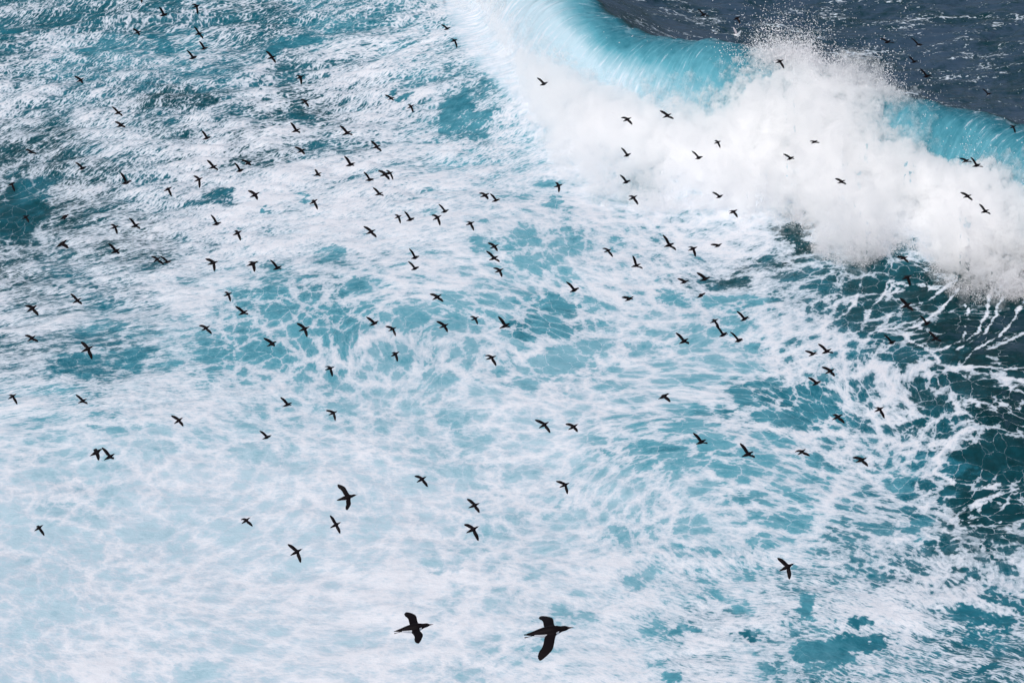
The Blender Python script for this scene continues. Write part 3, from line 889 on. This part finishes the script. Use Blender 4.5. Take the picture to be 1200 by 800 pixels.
BIRDS = [  # tail, bill tip, far wing tip, near wing tip (photo pixels), marks, label
 ("187,19.5 197.25,15.75 186.75,8.25 196.75,19.25","","black seabird near the top edge, left of the one with its wing hanging down"),
 ("225,9.5 235.25,5.5 224.25,4.25 231.75,17","","black seabird at the top edge with one wing hanging straight down, above the top-left column"),
 ("228.75,41.25 237.75,38 227.25,31 238.75,46.25","","long-winged black seabird, upper one of the three stacked close together near the top left"),
 ("234.5,58.75 244.5,55 233.5,48.25 243.25,56.5","","black seabird, middle one of the three stacked close together near the top left"),
 ("157,40 166.25,36.25 155.5,33.5 164.25,42.5","","lone small black seabird over the teal swell, left of the three stacked near the top"),
 ("222,70 231.25,65.5 218.75,58.75 230.5,69.25","","black seabird, lowest of the three stacked close together near the top left"),
 ("89.5,96.5 99.25,91.5 87,89.25 98,98.5","","lone black seabird high on the left, over foam, far left of the top trio"),
 ("134.25,134.5 143,129.75 131,124.75 144.5,136.75","","upper black bird of the close pair, one above the other, in the upper left"),
 ("136.25,149.5 146.75,143.75 134.25,142.25 148,149.75","","lower, flatter-winged black bird of the close pair, one above the other, upper left"),
 ("237.5,164 247.75,159.5 236.25,152.75 247,162.5","","lone black seabird with a raised wing, right of the close upper-left pair, over streaked foam"),
 ("32,180.25 40.5,175.75 29.5,174.75 43.5,180.25","","flat-winged black seabird close to the left edge, above the dark teal swell"),
 ("92,199.25 101.75,195 88,189.75 100.5,198.25","","black seabird between the left-edge flat-winged bird and the one with a tall raised wing"),
 ("244.5,198.25 255.5,193 242.5,187.25 256.5,200","","black seabird, leftmost of the three side by side in the upper left"),
 ("285.75,193.5 296,188.5 282.5,187.25 295,194.5","","black seabird, rightmost and highest of the three side by side in the upper left"),
 ("277,202 286.5,197.75 274.75,190.5 285,200.75","","black seabird, middle one of the three side by side in the upper left"),
 ("160,-1 170,-5.5 159,-11 167,4.5","","black seabird cut off by the top edge, only a dark wing tip showing"),
 ("313,69.5 324.25,65.5 311.5,59.5 323.75,74.5","","black seabird with both long wings stretched, over the teal patch at upper left of centre"),
 ("346.5,93 357.25,88.25 346.75,88 353.25,99.5","","black seabird with a wing hanging straight down, topmost of the loose column of four"),
 ("352.5,121.5 362.5,117 352,116.25 362.25,125.75","","black seabird with drooping wing, second from the top of the loose column of four"),
 ("341.5,155.5 352.75,150.5 340.5,143.25 352.5,156.75","","black seabird with long raised wing, third from the top of the loose column of four"),
 ("401.25,158.75 412.5,153 398.25,147 413.75,159.25","","black seabird with long slanted wings, right of the loose column of four in upper centre"),
 ("435.75,174.25 447,170 434.75,165 447.5,177.75","","black seabird slanted down right, on its own left of the teal pool near the wave"),
 ("348.25,179.25 358.75,174.25 345.25,172 357.75,181.5","","black seabird with short spread wings, lowest of the loose column of four"),
 ("405,195.25 416.75,190.5 403.5,182.5 415.5,195","","black seabird with one tall raised wing, below the long slant-winged one in upper centre"),
 ("454,117.25 463,113.75 451,111.25 461.75,118.75","","black seabird, left and higher of the two apart from the flock below the top centre"),
 ("477,127.5 486,122.5 478,122.25 484.5,132.25","","black seabird with hooked wing, right one of the two apart from the flock, top centre"),
 ("520,35.75 528.5,31.75 517,28.75 524.25,33.5","","tiny thin black seabird, upper of two at top centre left of the wave's white end"),
 ("528,49.5 536.75,45.75 527.5,45 535.75,56.75","","black seabird with hanging wing, lower of two at top centre left of the wave's end"),
 ("820.5,19.5 828.5,15.5 817.75,10.5 831,20.25","","black seabird over the navy water behind the wave, up and left of the white gull"),
 ("859,23.75 868.25,19.5 860.5,21 867.5,28.25","","black seabird over the navy water directly above the small white gull"),
 ("632.5,100.75 642.75,96 629.25,91 637.5,99.25","","black seabird against the left end of the breaking wave, alone on the white spray"),
 ("730,142.5 740.5,137.5 728,137.5 741,146.25","","black seabird with drooping wing, left of the upper pair against the white spray"),
 ("776.5,138.25 787.5,133 773.25,129.5 789.25,140","","black seabird with both wings spread, right of the upper pair against the white spray"),
 ("730.5,184 740.25,179.5 727.75,173 737.5,181.5","","black seabird with raised wing, on the spray below the drooping-winged one"),
 ("814.25,186.75 824,183 810.5,176.75 823.25,184.75","","black seabird on the spray, lower left of the pair in the breaking wave's middle"),
 ("836.5,168.5 845.5,165 837.5,164.25 844,173.5","","tiny black seabird with hanging wing, upper right of the pair in the breaking wave's middle"),
 ("908.75,74.25 919,70 908.75,70.25 919,80.5","","black seabird with hanging wing, in front of the spray burst thrown above the crest"),
 ("1035.75,51.25 1045,47.25 1030.75,45 1047.75,51.5","","flat-winged black seabird over navy water, leftmost of the four above the right crest"),
 ("1072,54.25 1081.75,51.75 1067.25,44.25 1080.5,53.25","w","white-bellied black seabird over navy water, top right of the four above the right crest"),
 ("1067,74 1075.75,71 1064.5,66.25 1075.25,74.25","","small black seabird over navy water, third down of the four above the right crest"),
 ("1081,91.25 1091.75,87.5 1077.75,80.25 1090.75,90.25","","long-winged black seabird over navy water, lowest of the four above the right crest"),
 ("1155,112.5 1162,108.5 1151,103.75 1161,110.5","w","white-bellied black seabird alone over navy water near the top right edge"),
 ("1183,150.5 1191.5,147 1184.25,146.5 1190,156.25","","black seabird at the right edge in front of the turquoise wave crest"),
 ("1127.25,190.75 1137,186.25 1124.25,185.25 1138,190.25","","small flat-winged black seabird, left of the touching pair below the turquoise lip at right"),
 ("1139,195.75 1150.25,192 1137.5,184 1150.5,196.5","","black seabird with tall raised wing, right of the touching pair below the turquoise lip"),
 ("950,168.5 958.75,164.25 949.25,165.25 960,167.75","","tiniest black seabird with folded-down wings, high on the right half of the white spray"),
 ("921.75,187.75 931.25,183.25 917.75,180.25 930,186.75","","black seabird on the white spray just lower left of the tiniest one"),
 ("8.75,218 18.5,213.25 10.5,215 17.5,224.5","","black seabird at the left edge, over the top of the dark teal swell"),
 ("25.75,257 34.75,251.75 25.5,253 34.5,261","","black seabird over the lower edge of the dark teal swell at the left edge"),
 ("69.75,257.25 81.75,250.75 71.75,252.5 77,258","","hunched black seabird with short wings, right of the dark teal swell, above the arched one"),
 ("142.75,216.25 154.25,211.25 141,201.5 150,213","","black seabird with one very tall raised wing, at the left above the foam streaks"),
 ("227.5,213 238.25,207.75 226.25,205.5 234,220.5","","black seabird with a long wing hanging straight down, below the three side by side"),
 ("191.75,224.25 202.25,218.75 193,221 201.25,230.25","","black seabird with thin drooping wings, lower left of the one below the three"),
 ("153.75,267 163.75,261.5 151.5,255.25 165.5,268.75","","black seabird with long slanted wings, upper right one of two close left birds"),
 ("129.25,268.25 140,263.75 129,262.5 137.75,274.5","","black seabird with hanging wing, lower left one of two close birds at left"),
 ("65.5,290 79.5,280.5 69.5,284 81.75,291","","black seabird with wings bent down in an arch, near the left edge"),
 ("130.25,297.25 141.25,291 127,285 141.25,297.75","","black seabird with a long raised wing, below the two close left birds"),
 ("179.5,307.5 188.75,300.5 176.75,300 192.5,310","","black seabird, left one of the overlapping pair over foam at left"),
 ("191.25,308.25 201.25,305.25 187.75,300 200.75,307.75","","black seabird, right one of the overlapping pair over foam at left"),
 ("243,310.25 256.75,305.75 240.5,303 252,318","","large-looking black seabird with hanging wing, first of three in a row at left centre"),
 ("249.25,264 259.75,260.25 247.25,251.5 258.25,262","","black seabird with upright wing, above the row of three at left centre"),
 ("272.5,276 284.25,270 274.5,269.75 282.5,282","","black seabird with hanging wing, between the upright-winged one and the row of three"),
 ("292.5,231.5 305,225 290.25,223 302.75,234.5","","black seabird over a small pool, alone just right of the thin drooping-winged one"),
 ("288.75,311.75 303.75,305.75 290,307 299.25,318.75","","black seabird with drooping wing, middle of three in a row at left centre"),
 ("85.25,355.5 95.75,348.75 82.75,343.75 97.5,356.5","","slant-winged black seabird, rightmost of the three down by the left edge"),
 ("31.25,365.5 44.25,357 28.75,358 46,369.5","","black seabird with drooping wing, middle height of the three down by the left edge"),
 ("32,400 42.5,392.5 28.75,392.5 45.75,400","","flat-winged black seabird, lowest of the three down by the left edge"),
 ("262,347.25 272.75,342.25 262.5,342 270.5,353.25","","small black seabird with hanging wing, just above the slanted one over blue pools"),
 ("279.25,369.5 291.25,363 275.75,358.5 292,368.5","","slanted black seabird, just below the small hanging-winged one over blue pools"),
 ("235.75,387.75 246.75,381.25 233,381 248.75,391","","black seabird with spread drooping wings, left of the blue pools at left centre"),
 ("367,206.5 377.5,202 368.75,198 376.25,207","","small black seabird with folded wings, alone below the loose column of four"),
 ("428.25,212 438.75,209.25 426.25,201.25 438.25,212.25","","black seabird just left of the two overlapping birds above centre"),
 ("445,207 457.5,201.5 443,199.5 457,211","","black seabird, left one of the two overlapping birds above centre"),
 ("453,205 461.25,201 452.5,199 460.75,211","","black seabird, right one of the two overlapping birds above centre"),
 ("439,229.25 449.5,225 437,219.5 450,230","","black seabird just below the two overlapping birds above centre"),
 ("362.5,239.5 373,233 364.5,234.5 372.5,245.5","","black seabird with hooked hanging wing, over a small pool left of centre"),
 ("562.5,231.25 574.5,226.25 561.5,225.75 572.5,234","","black seabird, left one of the touching pair left of the spray's foot"),
 ("576.25,236.75 586.5,232.75 574.5,226.75 585.75,235.25","","black seabird, right one of the touching pair left of the spray's foot"),
 ("517,249.5 526.5,245.5 514,239 522.5,247.5","","black seabird with raised wing, highest of the four in a tight row at centre"),
 ("507,258 518,252 505.75,251.5 516,264.25","","black seabird with hanging wing, under the highest of the four in a tight row"),
 ("462,256.25 471.5,252 462.5,251.25 469.5,262","","black seabird with hanging wing, leftmost of the four in a tight row at centre"),
 ("476,259.25 486.25,255 474,247.5 485.5,257.75","","black seabird with raised wing, second from the left of the tight row of four"),
 ("545.75,264 556.75,259.5 546.5,260 555.5,270.25","","black seabird with hooked hanging wing, right of the tight row of four"),
 ("428.75,274.5 440.75,268.75 426,265 441.75,278.25","","black seabird with long slanted wings, lower left of the tight row of four"),
 ("481.75,303.5 492,299.75 479.5,291 491,301.5","","black seabird with raised wing, upper of two close together left of the central trio"),
 ("481.75,316.75 491.5,312 478.25,306 491,314.25","","black seabird with raised wing, lower of two close together left of the central trio"),
 ("320,316.5 330.5,311.25 316.75,304.25 330.5,315.75","","black seabird with raised wing, last of three in a row at left centre"),
 ("573.75,291.25 585,286.25 571.5,284.25 583.25,294.5","","black seabird, top of the trio stacked beside the central turquoise pool"),
 ("573,305 584.75,299.75 569.75,293.75 585.75,307.25","","long-winged black seabird, middle of the trio stacked beside the central turquoise pool"),
 ("579.5,319.5 591,314.5 578,313.75 588.5,324.75","","black seabird with hanging wing, bottom of the trio stacked beside the central turquoise pool"),
 ("506.5,351.5 518.25,344.5 503.5,344.25 520,353.5","","black seabird with wings spread flat, alone between the central trio and the row below"),
 ("432.75,382 444.5,375.5 429.25,371 442.5,379.5","","black seabird with raised wing, leftmost in the row over the pale turquoise streak"),
 ("455,388 465.25,383 451.5,382 464,393.75","","black seabird with hanging wing, second in the row over the pale turquoise streak"),
 ("350,388 363.5,382.5 347.75,378.25 360.5,394.75","","large-looking black seabird with hanging wing, alone over the blue pools left of centre"),
 ("312.5,406 325,399.25 308.75,395.75 323,405.5","","stubby black seabird below and left of the larger one over the blue pools"),
 ("514.5,384.5 526.5,379 511.25,376 525,389","","black seabird with hooked wings, third in the row over the pale turquoise streak"),
 ("551.75,375.5 561.75,370.75 551,370.5 560,380","","small black seabird with hanging wing, fourth in the row over the turquoise streak"),
 ("585,385 598.75,378.25 584,370.25 597.5,383.5","","black seabird with tall raised wing, last in the row, over the teal patch"),
 ("648.75,219.5 660.25,215.75 651.25,213.25 655,225.75","","black seabird with short upper wing, alone right of the touching pair, above small pools"),
 ("729.25,215.5 739.5,210.75 726.5,204.75 738.5,213.25","","black seabird with raised wing, upper one of two at the spray's foot"),
 ("736.75,234.5 747.5,228.75 736.75,229.5 748,239.75","","black seabird with hanging wing, lower one of two at the spray's foot"),
 ("838.75,232.5 848.25,228 834.5,225 844.75,229","","small black seabird with raised wing, upper of two on the spray above the dark gap"),
 ("854,250.5 865,245.5 854.5,247.5 864.25,255","","small black seabird with hanging wing, lower one of two left of the dark gap"),
 ("777.75,289.5 791,284.75 777,275 792,293.5","","largest-looking black seabird of the group under the spray, wings stretched wide"),
 ("806,293.75 818,289 807,289.25 815.25,301","","black seabird with hanging wing, right of the wide-winged one under the spray"),
 ("837,290.25 846.75,285 832.5,286.25 841.5,287.5","","thin side-on black seabird, rightmost of the three in line under the spray"),
 ("707.5,295.75 717.5,291.5 706,290.75 718.5,301","","black seabird with bent wings, leftmost of those in line under the spray"),
 ("739.5,313 751.75,309 741.5,299.25 753,315","","black seabird with upright wing, between and below the bent-winged and the wide-winged ones"),
 ("667.5,342.5 679.25,336.75 663.5,329.75 678.25,338.75","","black seabird with raised wing, alone above the teal patch right of centre"),
 ("732,353 743.25,347 728.5,348 741.5,350.75","","small flat-winged black seabird, right of the lone one with raised wing, right of centre"),
 ("796.75,332.5 808,328 793.75,326 807.25,329.75","","thin flat black seabird, left one of the three close together over a pale pool"),
 ("819.5,329.5 833.25,324.25 816.5,319 831,326.25","","black seabird with raised wing, right one of the three close together over a pale pool"),
 ("816,349.25 827.25,342.75 820,344.25 825.75,344.75","","tiny thin black seabird with folded wing, lowest of the three over a pale pool"),
 ("832,378.5 842.5,373.25 834.5,374.5 843,384.5","","black seabird touching the raised wing of the bird right below it"),
 ("842.5,394.75 853.25,389 838.75,381 852,391.75","","black seabird with raised wing, directly under the bird it touches"),
 ("867.25,376.5 878.25,370.25 863.25,364.25 877.5,372.75","","black seabird, highest and rightmost near the two that touch"),
 ("795.5,403 807.75,396 792,389.5 807,403","","black seabird with slanted wings, left of the two that touch"),
 ("860.5,400.75 871.25,396.5 855.5,388.5 869.5,399","","black seabird with raised wing, lower right of the two that touch"),
 ("981.25,215 991.25,211 978.5,209 991,216.5","","small black seabird low on the right part of the white spray, on its own"),
 ("1128.5,231.75 1139.25,228 1125.25,225.25 1138.75,235.25","","black seabird, upper left of the two on the spray at far right"),
 ("1149,249.5 1160,245.5 1147.5,238.75 1159.5,251.5","","black seabird with upright wing, lower right of the two on the spray at far right"),
 ("1053.75,304.25 1064.75,300.5 1050.75,300.75 1064.25,308","","black seabird right at the ragged lower edge of the spray, top of the right column"),
 ("1056.5,327.5 1069.25,322.25 1059.5,323.75 1067,335","","black seabird with hanging wing, over dark water just under the spray's edge"),
 ("1055.5,361.25 1069.5,354.25 1054.5,348.75 1069.5,364","","black seabird with long spread wings, middle of the column over the dark wave face"),
 ("1081.5,381.25 1091.5,376.5 1077.75,369.25 1090.25,378.75","","black seabird over the dark wave face, between the long-winged one and the lowest"),
 ("1090.5,399.25 1102.25,393.75 1088.25,388 1102,400","","black seabird with long wings, lowest and rightmost over the dark wave face"),
 ("1040,403 1050.75,399 1036,392 1048,400.5","","black seabird over foam threads left of the others, at the dark wave face's left edge"),
 ("95,412.5 110.25,405 94.25,400 108.25,420.75","","large-looking black seabird with wings up and down, over the blue-grey pool at left"),
 ("9.5,467.5 19.75,461 8.75,463 20.5,473.75","","black seabird with hanging wing, close to the left edge at mid height"),
 ("91.5,472.5 102.25,466.75 88.75,462 104,473","","black seabird with slanted wings, below the larger one over the blue-grey pool"),
 ("203.75,496.5 215,488.5 200.5,486.5 215.75,499","","black seabird with crossed-looking straight wings, alone on white foam lower left"),
 ("105,534.25 121,525 108.5,526.5 117.5,538.75","","black seabird with a blurred beating wing, left of the touching pair on lower-left foam"),
 ("121.75,539 135.25,531 119.5,523.75 135.25,537","","black seabird with raised wing, right of the touching pair on lower-left foam"),
 ("380.75,433.5 392.75,429.25 380.5,429.5 389.75,441","","black seabird with hanging wing, alone below the pools left of centre"),
 ("457.5,418 468.75,411.5 458.75,413.25 466.25,423.5","","black seabird with hanging wing, alone under the row over the turquoise streak"),
 ("569.25,421.25 582.5,416.5 568.25,416.5 581.75,428.5","","black seabird with thin hanging wing, alone below the teal patch at centre"),
 ("331,476.5 343,471.25 328.75,465 342.25,474.5","","black seabird with raised wing, left of the hooked-winged one on white foam"),
 ("385,486.25 396,481.25 381.75,480.5 393.25,492.75","","black seabird with hooked wings, right of the raised-winged one on white foam"),
 ("307.5,514.5 318.5,509.5 304.25,504.25 317.5,511.75","","small black seabird with raised wing, alone at lower left on plain white foam"),
 ("488.25,565 500.5,557.5 485.75,557.5 501.5,570","","black seabird with drooping wing, above the two stacked near bottom centre"),
 ("394.5,586 419.5,579 395.5,567.5 407.5,596.75","w","third largest black seabird, wings up and down, white showing under its neck"),
 ("548.75,595 563,588.75 547.25,584 562.25,600","","black seabird with slanted wings, upper of the two stacked near bottom centre"),
 ("631.5,501.5 644,493.5 626.75,491.5 645,506.75","","black seabird with long wings, left of the pair side by side below centre"),
 ("665.75,503.5 678.25,496.25 662.75,496.5 677,505.5","","black seabird with bent wings, right of the pair side by side below centre"),
 ("771,467.75 785,460.25 775.5,463.5 785.5,470.5","","black seabird with wings arched down, alone over lace foam right of centre"),
 ("815,520.5 828.75,514.5 812.25,506.75 828.75,519.25","","black seabird with raised wing, left of two beside the pale ring-shaped pools"),
 ("868.75,535 884.25,528.5 867.25,518.75 884,535.5","","black seabird with tall raised wing, right of two beside the pale ring-shaped pools"),
 ("655.5,571 668.25,565 651.5,563.25 665.25,578.5","","black seabird with bent upper and hanging lower wing, alone below the side-by-side pair"),
 ("947.5,417.5 958,411.75 943.25,410.75 957.25,414.25","","small side-on black seabird, left of the pair above the dark round pools at right"),
 ("962.5,414.5 975.25,408.5 958.75,402.5 975.5,413.75","","black seabird with raised wing, right of the pair above the dark round pools"),
 ("966.75,438 979,431.5 963,429.5 977.5,440.75","","black seabird with hooked wings, just below the pair above the dark round pools"),
 ("951.25,451.75 962.75,445.75 947,441.75 960.75,448","","black seabird with raised wing, over the top edge of the dark round pools"),
 ("975,491.75 988.25,485 977,485.75 989.5,495.5","","black seabird with drooping wings, over the lower right of the dark round pools"),
 ("1024.5,482.5 1036.75,476.25 1026.5,478 1036.75,490","","black seabird with hanging wing, on thick foam right of the dark round pools"),
 ("934.5,533 945,525.25 932,529.25 949.25,533.75","","black seabird with wings swept down, under the dark round pools beside white foam"),
 ("1002.5,541.75 1016.75,535.75 999.5,535.75 1016.75,545.75","","black seabird with arched wings, lowest at right, where white foam meets dark water"),
 ("40,622 51.25,614.25 41.25,617 52.25,627.25","","small black seabird alone on milky foam in the bottom-left corner area"),
 ("283,613.5 293.75,605.5 281.75,608.75 296.5,616","","small black seabird alone on milky foam, left of the third largest bird"),
 ("386.75,618.25 400.25,611 387,603.25 399.25,624.5","","black seabird with wings straight up and down, just below the third largest bird"),
 ("340.25,650.5 355,642.25 337.25,637 353,658.75","","black seabird with bent wings, lower left of the third largest bird"),
 ("546.25,624.25 562,615.75 543.75,614.25 561,633.25","","black seabird with long hanging wing, lower of the two stacked near bottom centre"),
 ("462.5,739.25 508,731 474.75,719.5 491.5,750.5","wf","second largest black seabird, white belly and feet showing, at the bottom left of centre"),
 ("615.5,743.5 672.5,734.5 634.5,725 632.5,771","wf","largest black seabird, broad wing hanging down and feet trailing, at the bottom centre"),
 ("913.25,668.75 931.5,659.25 911.25,653 925,678","","black seabird with bent wings, alone over streaky foam at the lower right"),
]
for spec, marks, label in BIRDS:
    T, H, F, N = [tuple(float(c) for c in q.split(',')) for q in spec.split()]
    o = build_bird("seabird", T, H, F, N, white='w' in marks, feet='f' in marks)
    tag(o, label, "seabird", "black seabirds flying over the surf")
g = build_bird("gull", (858.6,40.2), (868.6,42.4), (859.3,31.5), (868.2,37.0), gull=True, depth=None)
tag(g, "small white gull with grey wings, flying over the navy water behind the wave", "gull")
